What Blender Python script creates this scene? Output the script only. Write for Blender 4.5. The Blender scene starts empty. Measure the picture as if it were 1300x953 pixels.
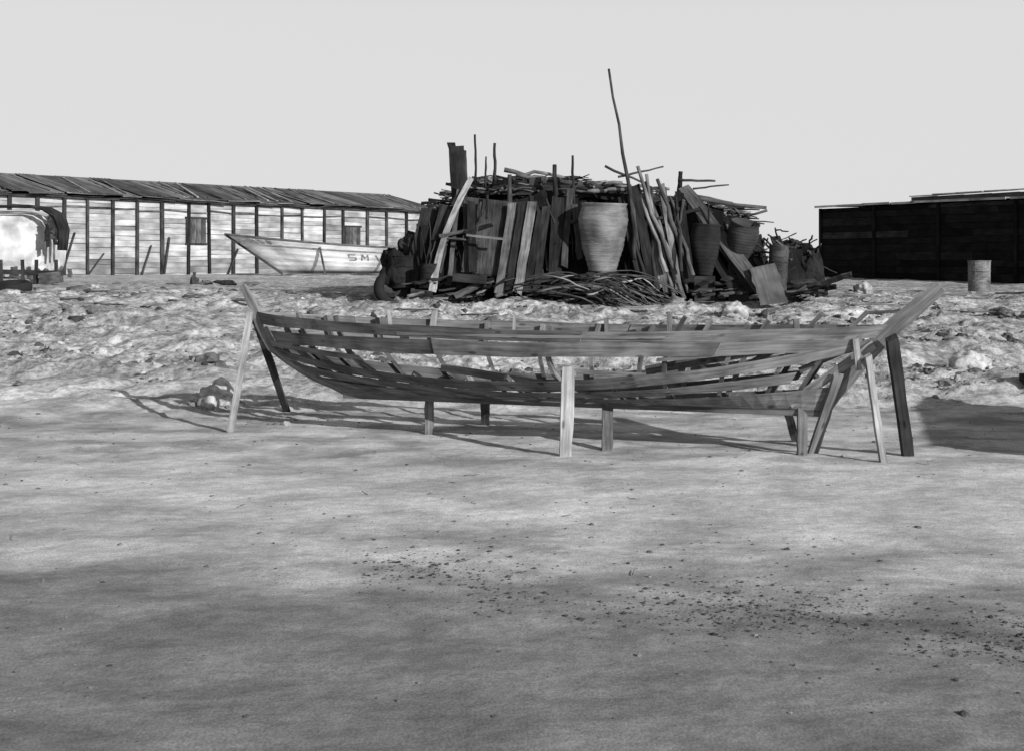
import bpy, math, random
from mathutils import Vector, Matrix, noise
random.seed(7)
R=random.uniform
F=1805.0; EYE=1.6; HOR=335.0
def at(u,v,Y): return Vector(((u-650)/F*Y, Y, EYE-(v-HOR)/F*Y))
def sst(a,b,x):
    t=max(0,min(1,(x-a)/(b-a))); return t*t*(3-2*t)
def H0(x,y):
    foot=15.4+0.5*math.sin(x*0.5)-0.9*sst(-2,-7,x)
    t=max(0,min(1,(y-foot)/(24.2-foot)))
    z=0.93*(0.45*t+0.55*t*t*(3-2*t))+0.07*sst(24,28,y)+0.2*sst(28,45,y)
    z+=0.10*sst(-4,-8,x)*sst(18,23,y)*(1-sst(30,40,y))
    return z
def H(x,y):
    z=H0(x,y)
    if y>300 or abs(x)>150: return z
    m=sst(13.6,18,y)*(1-0.6*sst(25,30,y))
    v=Vector((x,y,0))
    z+=0.020*noise.noise(v*0.5)+0.012*noise.noise(v*1.9)
    z+=0.006*noise.noise(v*5)+0.003*noise.noise(v*11)+.001*noise.noise(v*19)
    if m>0:
        rg=0.3+1.1*sst(-.25,.35,noise.noise(v*0.55+Vector((2,7,0))))
        z+=m*(0.13*noise.noise(v*0.9+Vector((9,3,0)))+0.08*noise.noise(v*2.3)+rg*(0.04*noise.noise(v*4.1)+0.035*abs(noise.noise(v*8))+0.03*noise.noise(v*15)))
    return z

# ---------------- materials
def nn(nt,t,**k):
    n=nt.nodes.new(t)
    for a,b in k.items(): setattr(n,a,b)
    return n
def base_mat(name,rough=0.9):
    m=bpy.data.materials.new(name); m.use_nodes=True
    nt=m.node_tree; b=nt.nodes["Principled BSDF"]
    b.inputs["Roughness"].default_value=rough
    b.inputs["Specular IOR Level"].default_value=0.12
    return m,nt,b
def shade_mat(name,scale=(3,35,35),lo=0.55,hi=1.35,rough=0.9,bump=0.3,nscale=1.0,detail=6,patch=0.5,spots=0.0,pscale=2.6):
    m,nt,b=base_mat(name,rough); L=nt.links.new
    ga=nn(nt,"ShaderNodeAttribute",attribute_name="gc")
    sa=nn(nt,"ShaderNodeAttribute",attribute_name="shade")
    mp=nn(nt,"ShaderNodeMapping"); mp.inputs["Scale"].default_value=scale
    L(ga.outputs["Vector"],mp.inputs["Vector"])
    n1=nn(nt,"ShaderNodeTexNoise"); n1.inputs["Scale"].default_value=nscale; n1.inputs["Detail"].default_value=detail; n1.inputs["Roughness"].default_value=0.65
    L(mp.outputs[0],n1.inputs["Vector"])
    mr=nn(nt,"ShaderNodeMapRange"); mr.inputs["From Min"].default_value=0.3; mr.inputs["From Max"].default_value=0.7
    mr.inputs["To Min"].default_value=lo; mr.inputs["To Max"].default_value=hi
    L(n1.outputs["Fac"],mr.inputs["Value"])
    n2=nn(nt,"ShaderNodeTexNoise"); n2.inputs["Scale"].default_value=pscale; n2.inputs["Detail"].default_value=5
    L(ga.outputs["Vector"],n2.inputs["Vector"])
    mr2=nn(nt,"ShaderNodeMapRange"); mr2.inputs["From Min"].default_value=0.32; mr2.inputs["From Max"].default_value=0.62
    mr2.inputs["To Min"].default_value=1-patch; mr2.inputs["To Max"].default_value=1.1
    L(n2.outputs["Fac"],mr2.inputs["Value"])
    mu=nn(nt,"ShaderNodeMath",operation="MULTIPLY"); L(mr.outputs[0],mu.inputs[0]); L(mr2.outputs[0],mu.inputs[1])
    mu2=nn(nt,"ShaderNodeMath",operation="MULTIPLY",use_clamp=True); L(mu.outputs[0],mu2.inputs[0]); L(sa.outputs["Fac"],mu2.inputs[1])
    last=mu2
    if spots>0:
        vo=nn(nt,"ShaderNodeTexVoronoi"); vo.inputs["Scale"].default_value=9
        mpp=nn(nt,"ShaderNodeMapping"); mpp.inputs["Scale"].default_value=(0.35,1,1)
        L(ga.outputs["Vector"],mpp.inputs["Vector"]); L(mpp.outputs[0],vo.inputs["Vector"])
        mr3=nn(nt,"ShaderNodeMapRange"); mr3.inputs["From Min"].default_value=0.08; mr3.inputs["From Max"].default_value=0.16
        mr3.inputs["To Min"].default_value=1-spots; mr3.inputs["To Max"].default_value=1
        L(vo.outputs["Distance"],mr3.inputs["Value"])
        mu3=nn(nt,"ShaderNodeMath",operation="MULTIPLY",use_clamp=True); L(mu2.outputs[0],mu3.inputs[0]); L(mr3.outputs[0],mu3.inputs[1]); last=mu3
    cb=nn(nt,"ShaderNodeCombineColor")
    for i in range(3): L(last.outputs[0],cb.inputs[i])
    L(cb.outputs[0],b.inputs["Base Color"])
    bp=nn(nt,"ShaderNodeBump"); bp.inputs["Strength"].default_value=bump; bp.inputs["Distance"].default_value=0.01
    L(n1.outputs["Fac"],bp.inputs["Height"]); L(bp.outputs[0],b.inputs["Normal"])
    return m
M_WOOD=shade_mat("weathered_wood",scale=(2.5,40,40),spots=0.6,patch=0.55,lo=.45,hi=1.45)
M_OLD=shade_mat("old_scrap_wood",scale=(3,30,30),lo=0.4,hi=1.6,patch=0.6)
M_WHITE=shade_mat("whitewashed_boards",scale=(1.0,7,7),lo=0.55,hi=1.15,patch=0.48,pscale=1.1)
M_STONE=shade_mat("stone",scale=(16,16,16),lo=0.5,hi=1.3,patch=0.4,bump=1.0)
M_METAL=shade_mat("rusty_sheet",scale=(1,14,1),lo=0.6,hi=1.3,rough=0.7,patch=0.5)
M_WICK=shade_mat("wickerwork",scale=(6,6,50),lo=0.65,hi=1.25,patch=0.5,bump=0.8)
M_CLOTH=shade_mat("plastered_canvas",scale=(3,3,3),lo=0.75,hi=1.1,patch=0.45,bump=0.6)
M_RUB=shade_mat("rubber",scale=(8,8,8),lo=0.8,hi=1.2,patch=0.2)

# ground
def ground_mat():
    m,nt,b=base_mat("dry_sandy_soil",1.0); L=nt.links.new
    b.inputs["Specular IOR Level"].default_value=0.03
    tc=nn(nt,"ShaderNodeTexCoord"); sp=nn(nt,"ShaderNodeSeparateXYZ"); L(tc.outputs["Object"],sp.inputs[0])
    def noi(s,d=6,r=0.6,sc=None,dist=0):
        n=nn(nt,"ShaderNodeTexNoise"); n.inputs["Scale"].default_value=s; n.inputs["Detail"].default_value=d; n.inputs["Roughness"].default_value=r
        n.inputs["Distortion"].default_value=dist
        if sc:
            mp=nn(nt,"ShaderNodeMapping"); mp.inputs["Scale"].default_value=sc; L(tc.outputs["Object"],mp.inputs[0]); L(mp.outputs[0],n.inputs["Vector"])
        else: L(tc.outputs["Object"],n.inputs["Vector"])
        return n.outputs["Fac"]
    def mr(x,a,b_,c,d):
        q=nn(nt,"ShaderNodeMapRange"); q.interpolation_type='SMOOTHSTEP'
        for k,vv in zip(("From Min","From Max","To Min","To Max"),(a,b_,c,d)): q.inputs[k].default_value=vv
        L(x,q.inputs["Value"]); return q.outputs[0]
    def ma(op,x,y,cl=False):
        q=nn(nt,"ShaderNodeMath",operation=op,use_clamp=cl)
        for i,k in enumerate((x,y)):
            if isinstance(k,(int,float)): q.inputs[i].default_value=k
            else: L(k,q.inputs[i])
        return q.outputs[0]
    n_big=noi(0.5,5,0.55,(0.6,1.0,1),.2); n_mid=noi(1.7,6,0.55,(0.8,1.0,1),.2); n_f=noi(11,5,0.6); n_ff=noi(85,3,0.6,(1.2,.6,1))
    n_c=noi(4.5,6,0.7,(1,.7,1))
    # darker ground tone in the foreground, reaching further on the left
    yy=ma("ADD",sp.outputs["Y"],ma("MULTIPLY",sp.outputs["X"],0.20))
    yy=ma("ADD",yy,ma("MULTIPLY",ma("SUBTRACT",n_big,0.5),3.2))
    yy=ma("ADD",yy,ma("MULTIPLY",ma("SUBTRACT",n_mid,0.5),1.8))
    fore_tone=mr(yy,5.8,9.0,0.44,1.06)
    col=ma("MULTIPLY",fore_tone,mr(n_big,0.3,0.7,0.85,1.1))
    col=ma("MULTIPLY",col,mr(n_mid,0.32,0.68,0.76,1.14))
    col=ma("MULTIPLY",col,mr(n_f,0.32,0.68,0.87,1.1))
    col=ma("MULTIPLY",col,mr(n_ff,0.32,0.68,0.80,1.16))
    belt=ma("MULTIPLY",mr(sp.outputs["Y"],10.6,12.2,0,1),mr(sp.outputs["Y"],14.5,17,1,0))
    col=ma("MULTIPLY",col,ma("SUBTRACT",1.0,ma("MULTIPLY",belt,mr(n_mid,.35,.6,.34,.08))))
    # faint wheel tracks crossing the foreground
    for off in (0.0,0.95):
        d=ma("ADD",ma("ADD",sp.outputs["Y"],-7.46-off),ma("MULTIPLY",ma("ADD",sp.outputs["X"],.79),.467))
        d=ma("ADD",d,ma("MULTIPLY",ma("SUBTRACT",n_mid,.5),.35)); d=ma("ABSOLUTE",d,0)
        tr_=ma("MULTIPLY",mr(d,.05,.22,.26 if off==0 else .14,0),mr(sp.outputs["X"],-1.6,.2,0,1))
        col=ma("MULTIPLY",col,ma("SUBTRACT",1.0,tr_))
    # stony bank: greyer, mottled soil, colour also lowered to offset stronger sun on slope
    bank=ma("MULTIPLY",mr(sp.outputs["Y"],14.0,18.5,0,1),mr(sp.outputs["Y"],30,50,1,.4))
    col=ma("MULTIPLY",col,ma("SUBTRACT",1.0,ma("MULTIPLY",bank,mr(n_c,.38,.62,.52,.03))))  # crevice shade painted into the hollows between clods
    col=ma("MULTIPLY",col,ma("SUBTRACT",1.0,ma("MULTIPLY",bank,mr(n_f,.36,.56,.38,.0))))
    for s_,lo_,hi_ in((6,.04,.09),(17,.08,.16)):
        vo=nn(nt,"ShaderNodeTexVoronoi"); vo.inputs["Scale"].default_value=s_; L(tc.outputs["Object"],vo.inputs["Vector"])
        k=mr(vo.outputs["Distance"],lo_,hi_,0.6,1.0)
        msk=mr(n_mid,.48,.62,0,1)
        k=ma("ADD",ma("MULTIPLY",k,msk),ma("SUBTRACT",1.0,msk))
        col=ma("MULTIPLY",col,k)
    col=ma("MULTIPLY",col,0.56,True)
    cb=nn(nt,"ShaderNodeCombineColor")
    for i in range(3): L(col,cb.inputs[i])
    L(cb.outputs[0],b.inputs["Base Color"])
    hsum=ma("ADD",ma("MULTIPLY",n_f,0.008),ma("MULTIPLY",n_ff,0.0018))
    hsum=ma("ADD",hsum,ma("MULTIPLY",n_mid,0.035))
    hsum=ma("ADD",hsum,ma("MULTIPLY",ma("MULTIPLY",n_c,bank),0.06))
    bp=nn(nt,"ShaderNodeBump"); bp.inputs["Strength"].default_value=0.65; bp.inputs["Distance"].default_value=1.0
    L(hsum,bp.inputs["Height"]); L(bp.outputs[0],b.inputs["Normal"])
    return m
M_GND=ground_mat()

# ---------------- builder
class B:
    def __init__(s): s.v=[];s.f=[];s.sh=[];s.gc=[];s.mi=[];s.sm=[]
    def add(s,vs,fs,shade,gcs,mi=0,smooth=False):
        o=len(s.v); s.v+= [tuple(p) for p in vs]; s.f+=[tuple(i+o for i in f) for f in fs]
        s.sh+= shade if isinstance(shade,list) else [shade]*len(vs)
        s.gc+=gcs; s.mi+=[mi]*len(fs); s.sm+=[smooth]*len(fs)
    def plank(s,p0,p1,w,t,hint,shade,mi=0,w1=None,bend=0,n=1,jit=0.0):
        p0=Vector(p0);p1=Vector(p1);d=(p1-p0);Ln=d.length;d.normalize()
        h=Vector(hint); side=(h-d*h.dot(d)); side.normalize(); nr=d.cross(side)
        if bend or jit: n=max(n,6)
        w1=w if w1 is None else w1; vs=[];g=[];r=R(0,50)
        for i in range(n+1):
            k=i/n; c=p0+(p1-p0)*k+side*(bend*4*k*(1-k))
            if jit: c=c+side*R(-jit,jit)+nr*R(-jit,jit)*.5
            ww=(w+(w1-w)*k)/2*(1+ (R(-.08,.08) if jit else 0))
            for a,b in((-1,-1),(1,-1),(1,1),(-1,1)):
                e=d*(R(-.04,.04) if jit and i in(0,n) else 0)
                vs.append(c+side*a*ww+nr*b*t/2+e); g.append((Ln*k+r,a*ww+r*.7,b*t/2+r*1.3))
        fs=[(3,2,1,0),(4*n,4*n+1,4*n+2,4*n+3)]
        for i in range(n):
            for j in range(4):
                a=4*i+j;b=4*i+(j+1)%4; fs.append((a,b,b+4,a+4))
        s.add(vs,fs,shade,g,mi)
    def box(s,c,sx,sy,sz,shade,mi=0,rot=0):
        c=Vector(c); d=Vector((math.cos(rot),math.sin(rot),0))
        s.plank(c-d*sx/2,c+d*sx/2,sz,sy,(0,0,1),shade,mi)
    def tube(s,pts,rad,seg=6,shade=.2,mi=0):
        pts=[Vector(p) for p in pts]; n=len(pts)
        if not isinstance(rad,list): rad=[rad]*n
        vs=[];g=[];r=R(0,50);Ls=0
        for i,p in enumerate(pts):
            d=(pts[min(i+1,n-1)]-pts[max(i-1,0)]).normalized()
            h=Vector((0,1,0)) if abs(d.y)<.8 else Vector((1,0,0))
            a=(h-d*h.dot(d)).normalized(); b=d.cross(a)
            if i: Ls+=(p-pts[i-1]).length
            for j in range(seg):
                t=2*math.pi*j/seg
                vs.append(p+(a*math.cos(t)+b*math.sin(t))*rad[i]); g.append((Ls+r,math.cos(t)*rad[i]+r,math.sin(t)*rad[i]))
        fs=[tuple(range(seg))[::-1],tuple((n-1)*seg+j for j in range(seg))]
        for i in range(n-1):
            for j in range(seg):
                a=i*seg+j;b=i*seg+(j+1)%seg; fs.append((a,b,b+seg,a+seg))
        s.add(vs,fs,shade,g,mi,True)
    def stick(s,p0,p1,r0,r1,shade,wob=.03,n=6,mi=0,seg=6):
        p0=Vector(p0);p1=Vector(p1); o=Vector((R(0,90),R(0,90),0)); L=(p1-p0).length
        pts=[p0+(p1-p0)*(i/n)+Vector((noise.noise(o+Vector((i*.7,0,0))),noise.noise(o+Vector((0,i*.7,5))),noise.noise(o+Vector((3,i*.7,9)))))*wob*L*(0.3+math.sin(math.pi*i/n)) for i in range(n+1)]
        s.tube(pts,[(r0+(r1-r0)*i/n)*R(.88,1.1) for i in range(n+1)],seg,shade,mi)
    def lathe(s,c,prof,seg=28,shade=.3,mi=0,tilt=(0,0),ridge=0,closed=True,wob=0,smooth=True):
        c=Vector(c); M=Matrix.Rotation(tilt[0],3,'X')@Matrix.Rotation(tilt[1],3,'Y'); vs=[];g=[];r=R(0,50)
        for i,(rr,z) in enumerate(prof):
            for j in range(seg):
                t=2*math.pi*j/seg
                q=rr*(1+wob*noise.noise(Vector((math.cos(t)*1.5,math.sin(t)*1.5,z*2+r))))
                vs.append(c+M@Vector((q*math.cos(t),q*math.sin(t),z))); g.append((rr*math.cos(t)+r,rr*math.sin(t)+r,z))
        fs=[]
        if closed: fs=[tuple(range(seg))[::-1],tuple((len(prof)-1)*seg+j for j in range(seg))]
        for i in range(len(prof)-1):
            for j in range(seg):
                a=i*seg+j;b=i*seg+(j+1)%seg; fs.append((a,b,b+seg,a+seg))
        s.add(vs,fs,shade,g,mi,smooth)
    def stone(s,c,r,shade,lod=0,sq=.7,mi=0,rough=.35,smooth=False):
        V,Fc=ICO[lod]; o=Vector((R(0,99),R(0,99),R(0,99))); M=Matrix.Rotation(R(0,6.3),3,'Z')
        sx,sy=R(.7,1.3),R(.7,1.2); vs=[];g=[]
        for p in V:
            k=1+rough*noise.noise(p*1.3+o)*1.6+rough*.6*noise.noise(p*3.5+o)
            if lod>=3: k+=rough*.25*noise.noise(p*8+o)
            q=M@Vector((p.x*sx*k,p.y*sy*k,p.z*sq*k))*r; vs.append(Vector(c)+q); g.append(tuple(q+o))
        s.add(vs,Fc,shade,g,mi,smooth)
    def obj(s,name,mats,parent=None):
        me=bpy.data.meshes.new(name); me.from_pydata(s.v,[],s.f)
        a=me.attributes.new("shade","FLOAT","POINT"); a.data.foreach_set("value",s.sh)
        a=me.attributes.new("gc","FLOAT_VECTOR","POINT"); a.data.foreach_set("vector",[x for p in s.gc for x in p])
        for m in mats: me.materials.append(m)
        me.polygons.foreach_set("material_index",s.mi); me.polygons.foreach_set("use_smooth",s.sm)
        me.update(); ob=bpy.data.objects.new(name,me); bpy.context.scene.collection.objects.link(ob)
        if parent: ob.parent=parent
        return ob
import bmesh
ICO=[]
for sub in (1,2,3,4):
    bm=bmesh.new(); bmesh.ops.create_icosphere(bm,subdivisions=sub,radius=1); bm.verts.index_update()
    ICO.append(([v.co.copy() for v in bm.verts],[tuple(v.index for v in f.verts) for f in bm.faces])); bm.free()
def empty(name,loc=(0,0,0)):
    e=bpy.data.objects.new(name,None); bpy.context.scene.collection.objects.link(e); e.empty_display_size=.3
    return e

# ---------------- terrain sheet
ys=[-2500,-600,-150,-40,-15,-5,0,2,3,3.8]
y=4.3
while y<29: ys.append(y); y*=1.004
while y<90: ys.append(y); y*=1.02
while y<4000: ys.append(y); y*=1.3
ys.append(5000)
xs=[]; x=0.0; st=.045
while x<9: xs.append(x); x+=st
while x<14: xs.append(x); x+=.1
while x<60: xs.append(x); x*=1.05
while x<4000: xs.append(x); x*=1.5
xs=[-q for q in xs[:0:-1]]+xs
nx=len(xs); V=[(a,b,H(a,b)) for b in ys for a in xs]
Fs=[(j*nx+i,j*nx+i+1,(j+1)*nx+i+1,(j+1)*nx+i) for j in range(len(ys)-1) for i in range(nx-1)]
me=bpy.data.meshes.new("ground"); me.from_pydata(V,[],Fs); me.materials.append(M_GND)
me.polygons.foreach_set("use_smooth",[True]*len(Fs)); me.update()
g=bpy.data.objects.new("ground",me); bpy.context.scene.collection.objects.link(g)

# ---------------- rubble
b=B()
for i in range(14000):
    y=R(14,29) if i%3 else random.gauss(20,2.6)
    if y>32 or y<13.5: continue
    x=R(-.42,.42)*y
    d=noise.noise(Vector((x*.5,y*.6,3)))+.9*noise.noise(Vector((x*1.5,y*1.7,6)))
    dens=sst(13.5,18.5,y)
    if d<R(-.1,.6)+ (1-dens)*.6: continue
    r=min(.15,.008+random.expovariate(1/.017))
    sh=random.choice([.08,.12,.16,.22,.28,.34,.42])
    b.stone((x,y,H(x,y)+r*.08),r,sh*R(.8,1.1),0 if r<.05 else 1,.65,rough=.45)
b.obj("rubble",[M_STONE])
b=B()
for i in range(2600):
    y=R(5,16); x=R(-.4,.4)*y
    if noise.noise(Vector((x*.5+4,y*.8,8)))<R(-.4,.6): continue
    r=.003+random.expovariate(1/.004); r=min(r,.022)
    b.stone((x,y,H(x,y)+r*.1),r,R(.08,.26),0,.6)
for i in range(2600):   # churned strip running across the right foreground
    t=random.random(); u=460+t*900; v=722+t*95+random.gauss(0,20)
    y=EYE*F/(v-HOR); x=(u-650)/F*y
    if noise.noise(Vector((x*1.2,y*1.2,2)))<R(-.6,.3): continue
    r=min(.015,.003+random.expovariate(1/.003))
    b.stone((x,y,H(x,y)+r*.2),r,R(.06,.16),0,.6)
for i in range(40):
    y=R(6,20); x=R(-.4,.4)*y; a=R(0,3.14); l=R(.04,.12)
    p=Vector((x,y,H(x,y)+.006)); q=Vector((x+l*math.cos(a),y+l*math.sin(a),H(x,y)+.012))
    b.stick(p,q,.003,.002,R(.08,.35),.1,4)
b.obj("pebbles",[M_STONE])
def boulder(u,v,Y,wpx,sh,sq=.8):
    r=wpx/F*Y/2; x=(u-650)/F*Y; bb=B(); bb.stone((x,Y,H(x,Y)+r*.35),r,sh,3,sq,rough=.34,smooth=True)
    for k in range(16):
        a=R(0,6.28); q=r*R(.8,1.6); s_=r*R(.08,.26)
        bb.stone((x+q*math.cos(a),Y+q*math.sin(a),H(x+q*math.cos(a),Y+q*math.sin(a))+s_*.2),s_,sh*R(.4,.8),1,.7)
    bb.obj("boulder",[M_STONE])
boulder(275,520,15.6,46,.50,.95); boulder(1230,482,18.2,44,.58,.85); boulder(932,405,22.2,38,.48,.65)
boulder(1096,370,27,24,.45,.75); boulder(345,425,20,22,.35,.6); boulder(1272,408,22,30,.12,.4)
boulder(100,368,26,30,.15,.4); boulder(70,440,19,24,.3,.4); boulder(480,400,22,20,.3,.5); boulder(1180,440,20,22,.28,.5)

# ---------------- boat frame on trestles
LP=Vector((-2.52,14.0,0)); AX=(Vector((3.07,11.8,0))-LP).normalized(); NR=Vector((AX.y,-AX.x,0)); 
if NR.y>0: NR=-NR
def BP(s,lat,z): p=LP+AX*s+NR*lat; return Vector((p.x,p.y,z))
def interp(tab,z):
    if z<=tab[0][0]: return tab[0][1]
    for (a,b_),(c,d) in zip(tab,tab[1:]):
        if z<=c: return b_+(d-b_)*(z-a)/(c-a)
    return tab[-1][1]
TL=[(.37,1.05),(.5,.66),(.65,.38),(.79,.18),(1.0,.05),(1.13,0),(1.39,-.15)]
TR=[(.365,5.47),(.6,5.66),(.845,5.85),(1.1,6.09),(1.408,6.45)]
GB=[(.37,.05),(.42,.3),(.5,.52),(.65,.75),(.8,.88),(1.05,1.0),(1.3,1.06)]
def hullp(x,z,side,off=0):
    s0=interp(TL,z)+.02; s1=interp(TR,z)-.02
    lat=.74*max(0,math.sin(math.pi*x))**.8*interp(GB,z)+.022+off
    return BP(s0+x*(s1-s0),side*lat,z)
def zc(tri,x,pw=.85): 
    a,m,c=tri; return a+(c-a)*x+(m-(a+c)/2)*(4*x*(1-x))**pw
STR=[((1.13,1.035,1.10),(1.015,.935,.985)),
     ((.955,.930,.975),(.845,.800,.885)),
     ((.79,.575,.99),(.70,.480,.885)),
     ((.665,.465,.79),(.56,.415,.67)),
     ((.51,.408,.57),(.37,.37,.37))]
boat=empty("wooden_boat_frame")
b=B()
def strake(top,bot,side,x0,x1,shade,off=0,th=.022):
    n=max(6,int((x1-x0)*44)); vs=[];gg=[];r=R(0,40)
    for i in range(n+1):
        x=x0+(x1-x0)*i/n; zt=zc(top,x); zb=zc(bot,x)
        wv=.011*noise.noise(Vector((x*7,r,side))); wz=.011*noise.noise(Vector((x*11,r+5,side)))
        a=hullp(x,zt+wv,side,off); c=hullp(x,zb+wz,side,off)
        a2=hullp(x,zt+wv,side,off-th); c2=hullp(x,zb+wz,side,off-th)
        vs+=[a,c,c2,a2]; gg+=[(x*6+r,0+r,0),(x*6+r,.11+r,0),(x*6+r,.11+r,.02),(x*6+r,r,.02)]
    fs=[(0,1,2,3),(4*n+3,4*n+2,4*n+1,4*n)]
    for i in range(n):
        for j in range(4):
            p=4*i+j;q=4*i+(j+1)%4; fs.append((p,p+4,q+4,q))
    b.add(vs,fs,shade,gg)
for side in (1,-1):
    for k,(t,bo) in enumerate(STR):
        cuts=[0,R(.3,.45),R(.62,.75),1]
        if k in(0,): cuts=[0,.14,.60,1]
        if k==1: cuts=[.02,.36,.80,.985]
        if k==3: cuts=[0,.5,.93]
        for i in range(len(cuts)-1):
            if side<0 and k==1 and i==1: continue
            if side<0 and k==3 and i==0: continue
            strake(t,bo,side,cuts[i]+(.001 if i else 0),cuts[i+1],R(.11,.22)*(1.0 if side>0 else 1.15),off=.010*(i%2)+k*.001)
strake((1.03,.99,1.04),(1.0,.965,1.01),1,.30,.72,.22,off=.014,th=.014)
strake((.93,.74,1.06),(.88,.70,1.02),1,.72,.995,.2,off=.0)
strake((.86,.70,.80),(.80,.66,.76),1,.0,.20,.17,off=.0)
b.obj("strakes",[M_WOOD],boat)
b=B()
b.plank(BP(.98,0,.345),BP(5.5,0,.345),.055,.06,(0,0,1),.12)
def post(tab,zs,w,th,shade,shift=0):
    pts=[BP(interp(tab,z)+shift,0,z) for z in zs]
    vs=[];gg=[];n=len(pts);L=0
    for i,p in enumerate(pts):
        d=(pts[min(i+1,n-1)]-pts[max(i-1,0)]).normalized(); sd=NR.cross(d).normalized(); 
        if i: L+=(p-pts[i-1]).length
        for a,c in((-1,-1),(1,-1),(1,1),(-1,1)):
            ww=w[i] if isinstance(w,list) else w
            vs.append(p+sd*a*ww/2+NR*c*th/2); gg.append((L,a*ww/2,c*th/2))
    fs=[(3,2,1,0),tuple(4*(n-1)+j for j in range(4))]
    for i in range(n-1):
        for j in range(4):
            a=4*i+j;c=4*i+(j+1)%4; fs.append((a,c,c+4,a+4))
    b.add(vs,fs,shade,gg)
post(TL,[.35,.43,.5,.57,.65,.72,.79,.9,1.0,1.13,1.25,1.39],[.06,.06,.06,.07,.07,.08,.09,.09,.09,.085,.08,.05],.05,.2)
post(TR,[.34,.5,.6,.7,.845,1.0,1.1,1.25,1.41],[.12,.12,.13,.13,.14,.14,.14,.13,.10],.055,.2,.03)
b.plank(BP(5.25,.04,.42),BP(5.95,.04,.93),.08,.04,(0,0,1),.22)
b.obj("keel_and_stems",[M_WOOD],boat)
b=B()
for xr in (.06,.1,.18,.27,.36,.455,.55,.64,.73,.82,.9,.95):
    for side in (1,-1):
        zt=zc(STR[0][0],xr)+random.choice([-.02,-.03,.03,.10,-.02]); zl=.40
        if side>0 and xr in (.27,.455,.64): zt=.60
        if side>0 and xr==.36: zt=.55
        n=9; pts=[]
        for i in range(n):
            z=zl+(zt-zl)*(i/(n-1))**1.4
            p=hullp(xr,z,side,-.055); pts.append(p)
        base=BP(interp(TL,.4)+xr*(interp(TR,.4)-interp(TL,.4)),0,.40); pts=[base]+pts
        for p,q in zip(pts,pts[1:]):
            if (q-p).length>.01: b.plank(p,q+(q-p)*.12,.035,.045,AX,.15+.06*R(-1,1))
for u,v0,v1,Y,w in((548,395,425,13.55,.06),(497,394,424,13.8,.035),(770,404,430,13.4,.04),(848,396,452,12.9,.045),(975,400,430,12.7,.04),(1012,405,442,12.0,.05),(946,425,440,12.0,.05),(652,400,428,13.5,.03),(1090,430,470,11.75,.05)):
    b.plank(at(u,v1,Y),at(u+R(-5,5),v0,Y),w,.03,(1,0,0),R(.2,.33))
for u0,v0,u1,v1,Y0,Y1,w in((560,466,700,489,13.0,12.7,.07),(590,462,600,486,13.3,13.3,.05),(820,470,1010,437,12.6,12.0,.08),(700,470,860,478,13.1,12.8,.04),(940,470,1005,430,12.2,12.0,.06),(1015,470,1085,440,12.1,11.9,.05)):
    b.plank(at(u0,v0,Y0),at(u1,v1,Y1),w,.025,(0,0,1),R(.16,.28))
b.obj("ribs",[M_WOOD],boat)
b=B()
def prop(uf,vf,ut,vt,Yt,w,shade,th=.045):
    Yf=EYE*F/(vf-HOR); p=at(uf,vf,Yf); p.z=H(p.x,p.y)-.03; b.plank(p,at(ut,vt,Yt),w,th,(1,.1,0),shade,n=5,jit=.003)
prop(292,548,319,393,13.85,.065,.32); prop(365,523,322,398,14.1,.07,.06)
prop(545,550,545,500,13.5,.085,.2); prop(616,538,616,503,13.75,.085,.15)
prop(718,579,721,470,12.0,.105,.34,.05); prop(771,570,771,508,12.7,.09,.18,.06)
prop(1018,578,1018,512,12.05,.085,.18); prop(1030,575,1064,476,11.85,.08,.18); prop(1011,558,998,515,12.3,.07,.1)
prop(1122,587,1101,450,11.7,.055,.34); prop(1153,577,1132,428,11.62,.09,.04,.07)
b.plank(at(712,474,12.02),at(731,474,12.02),.05,.07,(0,0,1),.3)
b.plank(at(727,468,12.05),at(727,486,12.05),.03,.07,(1,0,0),.25)
b.obj("props",[M_WOOD],boat)

# ---------------- long whitewashed shed (left)
shed=empty("long_wooden_shed")
A=Vector((-16.6,46,0)); C=Vector((-3.8,62,0)); D=(C-A); LEN=D.length; D.normalize(); N=Vector((D.y,-D.x,0))
def tu(u):
    k=(u-650)/F; return (k*A.y-A.x)/(D.x-k*D.y)
EV=3.9; G0=1.15; DEP=5.5
def SP(t,o,z): p=A+D*t+N*o; return Vector((p.x,p.y,z))
us=[10,47,80,110,142,173,205,238,265,295,325,357,383,410,435,465,490,515,538]
ts=[tu(u) for u in us]; t=ts[0]
pre=[]
while t>-22: t-=1.35; pre.append(t)
ts=pre[::-1]+ts
wb=B()
for i in range(len(ts)-1):
    z=G0-.1; bay=R(.74,1.0); k=0
    while z<EV-.02:
        h=min(R(.15,.24),EV-z)
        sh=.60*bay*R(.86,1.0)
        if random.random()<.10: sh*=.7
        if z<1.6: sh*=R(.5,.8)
        gap=random.choice([.006,.008,.012,.018])
        wb.plank(SP(ts[i],R(-.006,.006),z+h/2),SP(ts[i+1],R(-.006,.006),z+h/2+R(-.01,.01)),h-gap,.03,(0,0,1),sh); z+=h
wb.box((A+D*((ts[0]+ts[-1])/2)-N*.06+Vector((0,0,(EV+G0)/2-.1))),ts[-1]-ts[0],.04,EV-G0+.1,.06,0,math.atan2(D.y,D.x))
wb.plank(SP(ts[-1],0,2.5),SP(ts[-1],-DEP,2.5),2.8,.04,(0,0,1),.3)
wb.plank(SP(ts[0],0,2.5),SP(ts[0],-DEP,2.5),2.8,.04,(0,0,1),.3)
wb.plank(SP(ts[0],-DEP,2.5),SP(ts[-1],-DEP,2.5),2.8,.04,(0,0,1),.3)
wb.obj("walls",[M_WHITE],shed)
pb=B()
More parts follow.
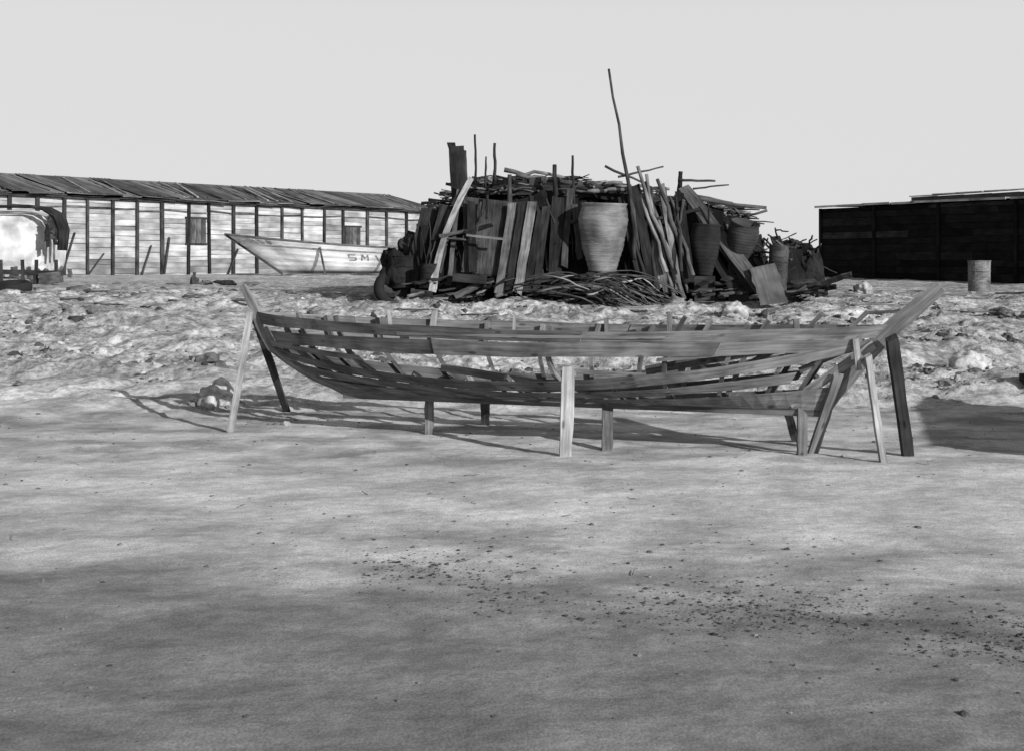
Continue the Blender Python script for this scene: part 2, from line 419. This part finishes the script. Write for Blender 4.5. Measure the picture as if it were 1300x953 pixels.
for i,t in enumerate(ts):
    w_=R(.09,.15); pb.plank(SP(t,.05,G0-.2),SP(t+R(-.05,.05),.05,EV),w_,.09,D,R(.02,.06))
    if i<len(ts)-1: pb.plank(SP(t+.06,.035,EV-.40+R(-.05,.05)),SP(ts[i+1]-.06,.035,EV-.40+R(-.05,.05)),R(.04,.07),.035,(0,0,1),R(.05,.15))
pb.plank(SP(ts[0],.10,EV-.05),SP(ts[-1]+.2,.10,EV-.05),.10,.06,(0,0,1),.05)
for u,du,hh in((93,.6,1.5),(190,.5,1.1),(213,.3,1.4),(300,.6,1.0),(130,.8,.8)): 
    t=tu(u); pb.plank(SP(t-du,.16,G0-.1),SP(t,.1,G0+hh),R(.04,.07),.05,D,.06)
pb.obj("posts",[M_OLD],shed)
sb=B()
for u,z0,z1 in((251,2.35,3.25),(449,2.2,3.1)):
    t=tu(u)
    for j in range(4): sb.plank(SP(t-.42+j*.22,.045,z0),SP(t-.42+j*.22,.045,z1),.2,.03,D,R(.05,.14))
    for z in(z0-.03,z1+.03): sb.plank(SP(t-.6,.06,z),SP(t+.4,.06,z),.06,.05,(0,0,1),.04)
    sb.plank(SP(t-.55,.06,z0),SP(t-.55,.06,z1),.05,.05,D,.04)
sb.obj("shutters",[M_OLD],shed)
rb=B(); t=ts[0]-.3; RZ=4.66
while t<ts[-1]+.25:
    w=R(.6,.95); sh=random.choice([.08,.10,.13,.16,.2,.1,.32 if random.random()<.5 else .12])
    dz=R(0,.08)
    n=6; vs=[];gg=[]
    for (o,z) in((.32+R(-.06,.06),EV+.02),(-DEP/2,RZ)):
        for j in range(n*2+1):
            tt=t+(w+.04)*j/(2*n); zz=z+dz+(.018 if j%2 else 0); vs.append(SP(tt,o,zz)); gg.append((o*.5+t,tt*1.0,t*3))
    m_=2*n+1; fs=[(j,j+1,m_+j+1,m_+j) for j in range(2*n)]
    rb.add(vs,fs,sh,gg)
    rb.plank(SP(t,.39,EV+dz),SP(t+w,.39,EV+dz+R(-.05,.03)),.04,.02,(0,0,1),R(.05,.18))
    t+=w
rb.plank(SP(ts[0],-DEP/2-.02,RZ+.05),SP(ts[-1]+.3,-DEP/2-.02,RZ+.03),.06,.2,(0,0,1),.12)
e0=SP(ts[0]-.3,-DEP/2,RZ); e1=SP(ts[-1]+.3,-DEP/2,RZ); e2=SP(ts[-1]+.3,-DEP-.3,EV); e3=SP(ts[0]-.3,-DEP-.3,EV)
rb.add([e0,e1,e2,e3],[(0,1,2,3)],.15,[tuple(q) for q in(e0,e1,e2,e3)])
g0=[SP(ts[-1],0,EV),SP(ts[-1],-DEP/2,RZ),SP(ts[-1],-DEP,EV)]; rb.add(g0,[(0,1,2)],.12,[tuple(q) for q in g0])
for k in range(40):
    t=R(-3,LEN); rb.plank(SP(t,.1,EV+.14),SP(t+R(-.3,.6),R(-2.5,-1.6),RZ+.0),R(.03,.10),.03,D,R(.05,.35))
rb.obj("roof",[M_METAL],shed)

# ---------------- dark tarred shed (right)
ds=empty("tarred_timber_shed")
A2=at(1043,355,42); A2.z=0; C2=at(1300,355,36); C2.z=0; D2=(C2-A2).normalized(); N2=Vector((D2.y,-D2.x,0))
if N2.y>0: N2=-N2
def S2(t,o,z): p=A2+D2*t+N2*o; return Vector((p.x,p.y,z))
L2=16; E2=3.22
wb=B(); z=.9
while z<E2:
    h=min(R(.16,.24),E2-z); tt=0
    while tt<L2:
        l=min(R(2,4.5),L2-tt); wb.plank(S2(tt,R(0,.012),z+h/2),S2(tt+l-.01,R(0,.012),z+h/2),h-.012,.03,(0,0,1),R(.005,.018) if random.random()<.88 else .035); tt+=l
    z+=h
wb.plank(S2(0,-.05,2.05),S2(L2,-.05,2.05),2.3,.03,(0,0,1),.01)
wb.plank(S2(0,0,2.05),S2(0,-6,2.05),2.33,.04,(0,0,1),.03); wb.plank(S2(L2,0,2.05),S2(L2,-6,2.05),2.33,.04,(0,0,1),.03)
wb.plank(S2(0,-6,2.05),S2(L2,-6,2.05),2.33,.04,(0,0,1),.03)
for t in(0,2.1,4.4,6.9,9.5,12,15.9): wb.plank(S2(t,.05,.9),S2(t,.05,E2),.09,.05,D2,.012)
wb.obj("walls",[M_OLD],ds)
rb=B(); tt=0.5
while tt<L2+.2:
    w=R(.7,1.2); rb.plank(S2(tt,.25,E2+.06),S2(tt,-6.2,E2+.18),w,.03,D2,R(.15,.3)); 
    rb.plank(S2(tt-w/2,.28,E2+.05+R(-.01,.01)),S2(tt+w/2,.28,E2+.05+R(-.01,.01)),.06,.03,(0,0,1),R(.3,.5))
    tt+=w*.97
tt=3.4
while tt<L2:
    w=R(.6,.9); rb.plank(S2(tt,-.4,E2+.24+R(0,.03)+.012*(tt-3)),S2(tt,-4,E2+.50+.012*(tt-3)),w,.03,D2,R(.35,.6)); tt+=w*.98
for q in range(14): rb.plank(S2(3.0+q*.9,-.5,E2+.17),S2(3.9+q*.9,-.5,E2+.18),.12,.06,(0,0,1),.1)
rb.obj("roof",[M_METAL],ds)

# ---------------- scrap hut
hut=empty("scrap_wood_hut")
HC=Vector((1.45,27.3,1.0)); 
wb=B(); nb=84
def ring(a,k=1,ex=0):
    q=abs(math.cos(a))**.8*(1 if math.cos(a)>0 else -1); w=abs(math.sin(a))**.7*(1 if math.sin(a)>0 else -1)
    return Vector((HC.x+(2.75*k+ex)*q,HC.y+(2.1*k+ex)*w,0))
def roofz(x): # x in -1..1 across the hut
    return 2.95+.12*math.exp(-((x+.35)/.35)**2)-.45*max(0,x)-.30*sst(-.75,-1,x)
for i in range(nb):
    a=2*math.pi*i/nb; p=ring(a); q=ring(a+.02); tg=(q-p).normalized()
    zt=roofz(math.cos(a))-.02+R(-.2,.12)
    lean=ring(a,.96)
    wb.plank((p.x,p.y,.75),(lean.x,lean.y,zt),R(.18,.34),.03,tg,random.choice([.01,.015,.02,.03,.04,.05]),jit=.01)
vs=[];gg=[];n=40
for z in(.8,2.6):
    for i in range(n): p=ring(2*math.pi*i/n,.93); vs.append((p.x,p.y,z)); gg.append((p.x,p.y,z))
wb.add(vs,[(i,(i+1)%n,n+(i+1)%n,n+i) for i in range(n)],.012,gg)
wb.obj("walls",[M_OLD],hut)
rb=B(); 
vs=[];gg=[];n=40;rings=[(1.02,-.22),(.98,-.04),(.7,.06),(.35,.12),(.02,.14)]
for k,dz in rings:
    for i in range(n):
        a=2*math.pi*i/n; p=ring(a,k); zz=roofz(math.cos(a)*k)+dz+.12*noise.noise(Vector((p.x*1.6,p.y*1.6,dz))); vs.append((p.x,p.y,zz)); gg.append((p.x,p.y,zz))
rb.add(vs,[(r_*n+i,r_*n+(i+1)%n,(r_+1)*n+(i+1)%n,(r_+1)*n+i) for r_ in range(len(rings)-1) for i in range(n)],.03,gg)
for i in range(720):
    x=R(-1,1.05); yv=R(-1.05,.6); p=Vector((HC.x+2.7*x,HC.y+2.0*yv,0))
    z=roofz(x)+.12-.22*max(0,-yv)**2+R(-.12,.08); a=random.gauss(0,.6)+ (0 if random.random()<.6 else 1.4); l=R(.3,1.3)
    d=Vector((math.cos(a),math.sin(a)*.8,R(-.12,.12)))*l/2
    q=Vector((p.x,p.y,z)); rb.stick(q-d,q+d,R(.010,.032),R(.005,.013),random.choice([.02,.03,.05,.08,.12,.2]),.09,4,seg=5)
for u,v,u2,v2,Y in((640,216,716,226,26),(655,222,752,236,25.5),(700,228,800,244,25.3),(780,236,850,240,26),(720,234,790,232,26),(745,244,812,240,25)):
    rb.stick(at(u,v,Y),at(u2,v2,Y),.045,.03,R(.05,.2),.06)
rb.obj("brushwood_roof",[M_OLD],hut)

lb=B()
def LPk(u0,v0,Y0,u1,v1,Y1,wpx,sh,th=.03,bend=0,w1=None,jit=.008):
    k=Y0/F; lb.plank(at(u0,v0,Y0),at(u1,v1,Y1),wpx*k,th,(1,0,0),sh,bend=bend,w1=(w1*k if w1 else None),jit=jit)
def LS(u0,v0,Y0,u1,v1,Y1,rpx,sh,wob=.02,r1=None):
    k=Y0/F; lb.stick(at(u0,v0,Y0),at(u1,v1,Y1),rpx*k,(r1 or rpx*.7)*k,sh,wob)
# ragged dark sheets and boards that close the front
u=532
while u<905:
    w=R(12,38); 
    top=242 if 590<u<760 else 254
    if u<575: top=263
    vt=top+R(-4,26)
    LPk(u+R(-9,9),R(360,378),24.75+R(-.12,.08),u+R(-5,10),vt,25.05,w,random.choice([.008,.010,.014,.02,.03]),w1=w*R(.7,1.15),jit=.02); u+=w*.5
# large dark panels forming the walls
for u0,v0,u1,v1,w,w1,s in((560,352,572,268,40,34,.016),(602,368,606,300,36,40,.012),(704,370,700,266,42,50,.018),(733,366,738,272,30,36,.014),(800,362,794,266,40,34,.014),(888,372,876,270,44,36,.018),(925,374,918,292,40,38,.012),(962,374,952,305,34,30,.016),(1006,376,1000,318,34,36,.014),(545,368,550,288,34,28,.010),(828,372,840,300,36,30,.012),(668,300,664,256,46,40,.02)):
    LPk(u0,v0,24.5,u1,v1,24.85,w,s,.02,w1=w1,jit=.028)
for k in range(7):
    u=R(560,860); v=R(275,350); l=R(25,70); a=R(-.35,.35)
    LPk(u,v,24.42+R(-.03,.05),u+l*math.cos(a),v+l*math.sin(a),24.55,R(3,7),random.choice([.02,.03,.06]))
LPk(590,375,24.4,579,186,25.4,20,.025,.05,w1=21); LPk(583,230,25.35,573,181,25.42,10,.03,.04); LPk(590,230,25.3,588,190,25.4,8,.05,.03)
LPk(549,368,24.2,598,228,24.7,9,.30,.03,bend=-.10,w1=7)
LPk(540,362,24.4,566,262,24.8,16,.03); LPk(556,345,24.4,572,270,24.75,10,.06); LPk(522,360,24.7,545,265,25,20,.03)
LPk(570,362,24.35,583,240,24.75,6,.09); LPk(560,300,24.4,600,292,24.5,4,.08)
LPk(610,350,24.4,617,254,24.65,46,.05,.02,w1=62); LPk(600,345,24.3,598,256,24.55,10,.02)
LPk(634,372,24.2,652,258,24.5,12,.13); LPk(646,372,24.15,664,256,24.45,10,.02); LPk(657,373,24.1,676,258,24.4,12,.17); LPk(668,372,24.1,688,268,24.4,10,.02);LPk(680,372,24.15,694,262,24.4,10,.03)
LPk(703,372,24.3,709,252,24.6,16,.02); LPk(716,340,24.3,724,240,24.7,8,.05)
LPk(590,298,24.1,640,304,24.1,3,.12); LPk(736,330,24.3,730,262,24.6,8,.05)
LS(604,235,25.5,603,171,25.5,2.0,.03); LS(628,230,25.5,628,182,25.5,2.6,.03); LS(616,240,25.3,617,199,25.3,1.8,.03)
LS(705,280,24.8,704,210,25,4,.03); LS(728,262,24.9,727,198,25,2.2,.03); LS(647,262,24.8,647,222,24.8,4,.1); LS(862,250,25.5,864,218,25.5,4,.02)
LS(808,300,24.4,773,88,24.6,2.9,.07,.012,r1=1.7)
for u0,v0,u1,v1,r,s in((868,380,809,212,3.6,.16),(838,365,820,222,3,.22),(872,335,835,228,3.5,.08),(815,352,796,228,3,.06),(852,372,845,238,3,.05),(846,345,812,240,3,.24),(860,360,825,250,3.4,.16),(830,372,828,240,3,.04),(880,350,850,250,3,.1),(805,330,800,235,3,.03),(874,372,838,262,2.2,.22),(856,380,832,275,2.6,.12),(822,360,790,245,2.4,.04),(865,345,858,248,2.8,.04)):
    LS(u0,v0,24.1+R(-.1,.15),u1,v1,24.6,r,s,.035)
for u0,v0,u1,v1,w,s in((846,372,818,232,8,.1),(862,366,840,236,8,.18),(828,360,806,236,12,.02),(812,345,790,250,12,.02),(876,360,862,245,12,.02),(835,368,800,240,7,.05)):
    LPk(u0,v0,24.15,u1,v1,24.6,w,s)
LPk(966,368,23.95,868,238,24.8,18,.08,.04,w1=16); LPk(953,370,24.1,905,298,24.4,7,.03); LPk(935,372,24.2,884,290,24.6,12,.02)
LS(858,250,25,973,264,24.8,3.5,.1); LS(862,229,25.2,908,230,25.2,2,.06); LS(768,211,25,838,243,25,2,.06); LS(870,246,25,930,258,25,2,.1); LS(880,240,25.2,925,235,25.4,1.5,.06)
LS(785,225,25,842,212,25.3,1.6,.06)
for u0,v0,u1,v1,w,s in((905,370,900,265,22,.02),(925,372,930,280,18,.025),(965,340,940,288,6,.06),(1000,375,985,300,14,.03),(1015,372,1010,312,14,.04),(1030,372,1026,318,16,.02),(885,368,880,256,18,.02),(975,372,960,300,14,.03),(1042,372,1036,325,10,.03),(945,374,948,292,18,.02),(1020,374,1022,308,10,.03),(1042,376,1034,322,16,.018)):
    LPk(u0,v0,24.6,u1,v1,25.2,w,s,jit=.02)
for k in range(60):
    u=R(895,1040); v=R(280,330)+(u-900)*.1; LS(u,v,25+R(-.4,.4),u+R(-30,30),v+R(-14,30),25+R(-.4,.3),R(.8,2.0),random.choice([.02,.03,.05,.08,.11]),.07)
for k in range(50):
    u=R(530,900); v=R(245,340); LS(u,v,24.6+R(-.2,.1),u+R(-14,14),v+R(20,90),24.4,R(.8,2.1),random.choice([.02,.03,.05,.08]),.05)
for k in range(70):
    u=random.choice([R(500,700),R(860,1045)]); v=R(356,378); l=R(12,42); a=random.gauss(0,.3)
    if k%2: LPk(u,v,24.2+R(-.2,.3),u+l*math.cos(a),v-l*abs(math.sin(a)),24.3+R(-.2,.3),R(4,10),random.choice([.012,.02,.03,.05,.08]),jit=.015)
    else: LS(u,v,24.2+R(-.2,.3),u+l*math.cos(a),v-l*abs(math.sin(a)),24.3+R(-.2,.3),R(1,3),random.choice([.02,.04,.08,.12]),.06)
lb.obj("leaning_planks",[M_OLD],hut)

def basket(u,vt,vb,Y,wpx,sh,tilt=(0,0),name="wicker_basket",prof=None):
    k=Y/F; h=(vb-vt)*k; r=wpx*k/2; base=at(u,vb,Y); bb=B(); pr=[]
    n=40
    P=prof or [(0,.55),(.1,.62),(.35,.84),(.6,.98),(.75,1.0),(.88,.93),(.94,.88),(.97,.94),(1,.94)]
    for i in range(n+1):
        t=i/n; q=interp(P,t)*r+.005*math.sin(i*2.1); pr.append((q,t*h))
    pr+= [(pr[-1][0]*.88,h),(pr[-1][0]*.8,h*.8)]
    bb.lathe(base,pr,30,sh,0,tilt,wob=.16); 
    bb.obj(name,[M_WICK])
    g_=H(base.x,base.y)
    if base.z-g_>.12:
        sb_.box((base.x,base.y,(base.z+g_)/2-.05),r*1.3,.35,base.z-g_+.08,R(.015,.04))
sb_=B()
basket(764,258,345,24.25,62,.2,(.04,0.03))
basket(893,285,350,24.45,40,.025,(0,.06))
basket(936,280,332,24.45,40,.05,(.3,.15))
sb_.obj("crates",[M_OLD],hut)
def drum(u,vt,vb,Y,wpx,sh,tilt=(0,0),name="oil_drum"):
    k=Y/F; h=(vb-vt)*k; r=wpx*k/2; base=at(u,vb,Y); base.z=min(base.z,H(base.x,base.y)+.5); bb=B(); pr=[]
    for t,q in((0,.98),(.02,1.0),(.03,.96),(.31,.95),(.33,1.0),(.35,.95),(.64,.95),(.66,1.0),(.68,.95),(.97,.96),(.98,1.0),(1,1.0),(1,.94),(.97,.93)): pr.append((q*r,t*h))
    bb.lathe(base,pr,28,sh,0,tilt,smooth=False,wob=.06); bb.obj(name,[M_OLD])
drum(1243,331,371,29,29,.17,name="rusty_barrel")
drum(986,312,372,24.2,26,.07,(0,.05)); drum(512,325,366,24.9,36,.02); drum(1022,315,372,25.4,34,.02); drum(960,325,368,25.4,30,.03); drum(545,335,366,24.4,26,.02)
def rag(u,v,Y,wpx,hpx,sh,name="sack_heap"):
    bb=B(); k=Y/F; c=at(u,v,Y); V_,F_=ICO[3]; vs=[];gg=[];o=R(0,50)
    for p in V_:
        q=1+.35*noise.noise(p*1.6+Vector((o,0,0)))+.18*noise.noise(p*4+Vector((o,0,0)))
        w=Vector((p.x*wpx*k/2*q,p.y*.3*q,p.z*hpx*k/2*q)); vs.append(c+w); gg.append(tuple(w))
    bb.add(vs,F_,sh,gg,0,False); bb.obj(name,[M_CLOTH])
rag(505,345,25.0,38,52,.02); rag(522,315,25.2,34,36,.03); rag(1025,346,25,38,60,.02); rag(1005,318,25.4,30,30,.04)
rag(925,350,25.2,50,50,.012); rag(585,360,24.8,55,25,.03); rag(495,330,25.4,22,26,.015)
bb=B()
bb.plank(at(983,386,23.7),at(968,339,24.0),36*24/F,.015,(1,0,-.15),.10,jit=.004); bb.obj("sheet_metal_panel",[M_METAL])
bb=B()
bb.plank(at(722,372,23.9),at(690,368,24),.16,.2,(0,0,1),.05); bb.plank(at(575,352,24.1),at(618,356,24.1),.14,.25,(0,0,1),.03)
bb.obj("timber_offcut",[M_OLD])
bb=B()
for i in range(60):
    u=R(700,825); v=R(352,384); l=R(50,140); Y=R(23.4,24.3); hgt=R(6,24)
    u0,u1=u-l/2,u+l/2; pts=[]; o=R(0,90)
    for j in range(9):
        t=j/8; pts.append(at(u0+(u1-u0)*t,v+12*t*t*(1+l/150)-hgt*math.sin(math.pi*t)*.6+5*noise.noise(Vector((o,t*3,0))),Y+.3*math.sin(t*3+o)))
    for p in pts: p.z=max(p.z,H(p.x,p.y)+.02)
    bb.tube(pts,[.02*R(.5,1.1)*(1-.5*j/8) for j in range(9)],5,random.choice([.03,.05,.08,.12,.2,.28]))
bb.obj("branch_pile",[M_OLD])
bb=B()
for i in range(60):
    u=random.choice([R(480,1050),R(0,320),R(1040,1300)]); Y=R(22,27); x=(u-650)/F*Y; a=random.gauss(0,.6); l=R(.2,.8)
    p=Vector((x,Y,H(x,Y)+.02)); d=Vector((math.cos(a),math.sin(a),R(-.03,.05)))*l
    if i%2: bb.stick(p,p+d,.018,.01,R(.04,.25))
    else: bb.plank(p,p+d,R(.04,.1),.02,(0,1,.3),R(.06,.3))
bb.obj("scattered_timber",[M_OLD])

# ---------------- white boat on the terrace
wbt=empty("beached_rowing_boat"); b=B()
YB=47.0; Lb=6.1; O=at(286,300,YB); 
bd=Vector((1,.16,0)).normalized(); bn=Vector((bd.y,-bd.x,0))
def WH(s,t,side):
    x=s/Lb; zg=H0(O.x,YB)+.02
    zs=zg+1.36-.46*math.sin(math.pi*min(1,x*.9)*.5)
    st_=1.9*(1-t)**1.0*max(0,1-x*1.0)
    bw=.95*(1-(1-min(1,x*1.9))**2)**.75 if x<.53 else .95*(1-.25*((x-.53)/.47)**2)
    zk=zg+.04
    yv=bw*(t**.55)
    return O*1.0-Vector((0,0,O.z))+bd*(s+st_*(1-x))+bn*side*yv+Vector((0,0,zk+(zs-zk)*t))
ns,nt_=36,12
for side in(1,-1):
    vs=[];gg=[];sh=[]
    for i in range(ns+1):
        for j in range(nt_+1):
            t=j/nt_; p=WH(Lb*i/ns,t,side); vs.append(p+bn*side*.012*(j%2)); gg.append((i*.17,t*1.2,side*3)); sh.append(.12 if j==nt_ else (.85 if t>.12 else .25))  # lowest hull rows coloured darker for the shadowed keel
    fs=[]
    for i in range(ns):
        for j in range(nt_):
            a=i*(nt_+1)+j; fs.append((a,a+nt_+1,a+nt_+2,a+1))
    b.add(vs,fs,sh,gg,0,False)
    for i in range(ns):
        p=WH(Lb*i/ns,1,side);q=WH(Lb*(i+1)/ns,1,side); b.plank(p,q,.05,.05,(0,0,1),.14)
        p=WH(Lb*i/ns,.80,side)+bn*side*.03;q=WH(Lb*(i+1)/ns,.80,side)+bn*side*.03; b.plank(p,q,.035,.03,(0,0,1),.3)
tr=[WH(Lb,j/8,1) for j in range(9)]+[WH(Lb,j/8,-1) for j in range(8,-1,-1)]
b.add(tr,[tuple(range(len(tr)))],.4,[tuple(q) for q in tr])
for j in range(8): b.plank(WH(0,j/8,0)-bd*.03,WH(0,(j+1)/8,0)-bd*.03,.08,.08,bd,.07)
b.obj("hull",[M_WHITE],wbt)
b=B()
def stroke(s0,t0,s1,t1):
    b.plank(WH(s0,t0,1)+bn*.03,WH(s1,t1,1)+bn*.03,.026,.015,(0,0,1) if abs(s1-s0)>.12 else bd,.3)
def letter(s0,segs,w=.24,t0=.48,t1=.68):
    for a,b_,c,d in segs: stroke(s0+a*w,t0+b_*(t1-t0),s0+c*w,t0+d*(t1-t0))
letter(3.95,((1,1,0,1),(0,1,0,.5),(0,.5,1,.5),(1,.5,1,0),(1,0,0,0)))
letter(4.4,((0,0,.1,1),(.1,1,.5,.4),(.5,.4,.9,1),(.9,1,1,0)))
letter(4.9,((0,1,.5,0),(.5,0,1,1)))
for s0 in(.6,.8,1.0,1.25): stroke(s0,.93,s0+.12,.85); stroke(s0+.12,.93,s0+.16,.86)
b.obj("painted_name",[M_OLD],wbt)
b=B()
for s0 in(3.0,5.2):
    p=WH(s0,.4,1)+bn*.2; b.plank((p.x,p.y,1.1),WH(s0,.85,1)+bn*.05,.07,.05,bd,.08)
b.obj("props",[M_OLD],wbt)

# ---------------- canvas shelter at far left
sh_=empty("canvas_covered_shelter"); b=B()
cY=34.0; cx=(4-650)/F*cY; V_,F_=ICO[3]; vs=[];gg=[]
for p in V_:
    q=Vector((math.copysign(abs(p.x)**.38,p.x),math.copysign(abs(p.y)**.45,p.y),math.copysign(abs(p.z)**.42,p.z)))
    d=1+.06*noise.noise(p*1.7+Vector((4,0,0)))+.05*noise.noise(p*5)+.02*noise.noise(p*11)
    w=Vector((q.x*1.28*d,q.y*1.0*d,max(q.z,-.9)*.84*d)); vs.append(Vector((cx,cY,2.02))+w); gg.append(tuple(w))
b.add(vs,F_,.62,gg,0,False); b.obj("canvas",[M_CLOTH],sh_)
b=B()
def A3(u,v): return at(u,v,32.7)
for off in(0,.25,.5):
    pts=[at(-10,262,32.7),at(12,262,32.7),at(36,262,32.7),at(55,265,32.7),at(71,274,32.7),at(77,292,32.7),at(75,318,32.7)]
    for p in pts: p.y+=off
    b.tube(pts,[.03,.03,.04,.06,.08,.06,.04],6,.03)
for k in range(8):
    u=R(60,73); v=R(270,288); b.plank(A3(u,v),A3(u+R(-3,3),v+R(15,34)),R(.05,.12),.02,(1,0,0),R(.02,.06),jit=.015)
for u in (2,30,46,72): b.plank(A3(u,360),A3(u+R(-3,3),330),.07,.06,(1,0,0),.05)
b.plank(A3(-20,345),A3(82,347),.12,.05,(0,0,1),.05,jit=.01); b.plank(A3(52,354),A3(78,352),.25,.3,(0,0,1),.12)
for k in range(16): u=R(0,90); b.plank(A3(u,352+R(-6,8)),A3(u+R(-18,18),346+R(-8,8)),R(.05,.14),.03,(0,0,1),R(.03,.15),jit=.015)
b.obj("frame_and_rags",[M_OLD],sh_)
def tyre(u,v,Y,Rm,rm,sh=.02,rot=(0.15,.0)):
    b=B(); c=at(u,v,Y); c.z=H(c.x,c.y)+rm*.8; M=Matrix.Rotation(rot[0],3,'X')@Matrix.Rotation(rot[1],3,'Y'); vs=[];gg=[]
    if rot[0]>1: c.z+=Rm
    n,m=36,14
    for i in range(n):
        for j in range(m):
            a=2*math.pi*i/n; t=2*math.pi*j/m; q=rm*(1+.05*(i%2)*(math.cos(t)>.4)); r_=Rm+q*math.cos(t)
            w=M@Vector((r_*math.cos(a),r_*math.sin(a),q*1.2*math.sin(t))); vs.append(c+w); gg.append(tuple(w))
    b.add(vs,[(i*m+j,((i+1)%n)*m+j,((i+1)%n)*m+(j+1)%m,i*m+(j+1)%m) for i in range(n) for j in range(m)],sh,gg,0,True)
    b.obj("old_tyre",[M_RUB])
tyre(18,366,26.5,.24,.09)
tyre(498,352,24.8,.24,.09,rot=(1.3,.3))
b=B()
for u,v,w,h,s in((246,360,10,12,.06),(262,362,14,6,.15),(288,358,24,7,.03),(225,352,30,3,.2),(320,352,18,4,.15),(180,355,26,3,.25),(150,357,14,4,.15)):
    Y=33; p=at(u,v,Y); p.z=H(p.x,Y)+h/F*Y*.4; b.stone(p,w/F*Y*.5,s,2,h/w*1.1,rough=.5)
b.plank(at(245,366,32),at(247,346,32),.06,.05,(1,0,0),.05)
b.obj("debris",[M_STONE])
b=B(); Yc=16.9; xc=6.13+.25; b.box((xc,Yc,H(xc,Yc)+.06),.6,.3,.13,.03); b.box((xc+.05,Yc,H(xc,Yc)+.165),.5,.28,.06,.05)
b.obj("timber_block",[M_OLD])
b=B(); vs=[];gg=[]; n,m=26,16; cc=Vector((6.75,11.6,0)); dd=Vector((.25,1,0)).normalized(); ee=Vector((dd.y,-dd.x,0))  # unseen hull added beyond the right edge to cast a shadow into view
for i in range(n+1):
    for j in range(m+1):
        x=i/n; w=math.sin(math.pi*min(max(x,.0),1))**.6; a=math.pi*j/m
        p=cc+dd*(x-.5)*4.6+ee*.95*w*math.cos(a)+Vector((0,0,.1+1.25*(w**.5)*math.sin(a)**.8)); vs.append(p); gg.append((x*4,j*.12,0))
b.add(vs,[(i*(m+1)+j,(i+1)*(m+1)+j,(i+1)*(m+1)+j+1,i*(m+1)+j+1) for i in range(n) for j in range(m)],.2,gg,0,True)
b.plank(cc-dd*2.2+Vector((0,0,1.2)),cc+dd*2.2+Vector((0,0,1.2)),.5,.05,(0,0,1),.15)
b.obj("unseen_shadow_hull",[M_WOOD])

# ---------------- light
az=Vector((.63,-.78,0)).normalized(); el=math.radians(20)
Sd=Vector((az.x*math.cos(el),az.y*math.cos(el),math.sin(el)))
sl=bpy.data.lights.new("sun","SUN"); sl.energy=5.0; sl.angle=math.radians(.53); sl.color=(1,1,1)
so=bpy.data.objects.new("sun",sl); so.rotation_mode='QUATERNION'; so.rotation_quaternion=Sd.to_track_quat('Z','Y'); so.location=(20,-20,20)
bpy.context.scene.collection.objects.link(so)
w=bpy.data.worlds.new("World"); bpy.context.scene.world=w; w.use_nodes=True; nt=w.node_tree; L=nt.links.new
sk=nt.nodes.new("ShaderNodeTexSky"); sk.sky_type='NISHITA'; sk.sun_disc=False; sk.sun_elevation=el; sk.sun_rotation=math.atan2(az.x,az.y); sk.dust_density=1.0; sk.air_density=1.0
bw=nt.nodes.new("ShaderNodeRGBToBW"); L(sk.outputs[0],bw.inputs[0])
# low bright haze over the horizon, clearing higher up
tc=nt.nodes.new("ShaderNodeTexCoord"); sx=nt.nodes.new("ShaderNodeSeparateXYZ"); L(tc.outputs["Generated"],sx.inputs[0])
mr=nt.nodes.new("ShaderNodeMapRange"); mr.interpolation_type='SMOOTHSTEP'
for k,v in zip(("From Min","From Max","To Min","To Max"),(.16,.32,.95,0.0)): mr.inputs[k].default_value=v
L(sx.outputs["Z"],mr.inputs["Value"])
mx=nt.nodes.new("ShaderNodeMix"); mx.data_type='FLOAT'; L(mr.outputs[0],mx.inputs[0]); L(bw.outputs[0],mx.inputs[2]); mx.inputs[3].default_value=6.1
L(mx.outputs[0],nt.nodes["Background"].inputs["Color"])
nt.nodes["Background"].inputs["Strength"].default_value=0.12

cam=bpy.data.cameras.new("camera"); co=bpy.data.objects.new("camera",cam); bpy.context.scene.collection.objects.link(co)
co.location=(0,0,EYE); co.rotation_euler=(math.radians(90),0,0); cam.lens=50; cam.sensor_width=36; cam.shift_y=-(476.5-HOR)/1300; cam.clip_end=8000; cam.clip_start=.1
sc=bpy.context.scene; sc.camera=co
sc.view_settings.view_transform='Standard'; sc.view_settings.look='None'; sc.view_settings.exposure=0
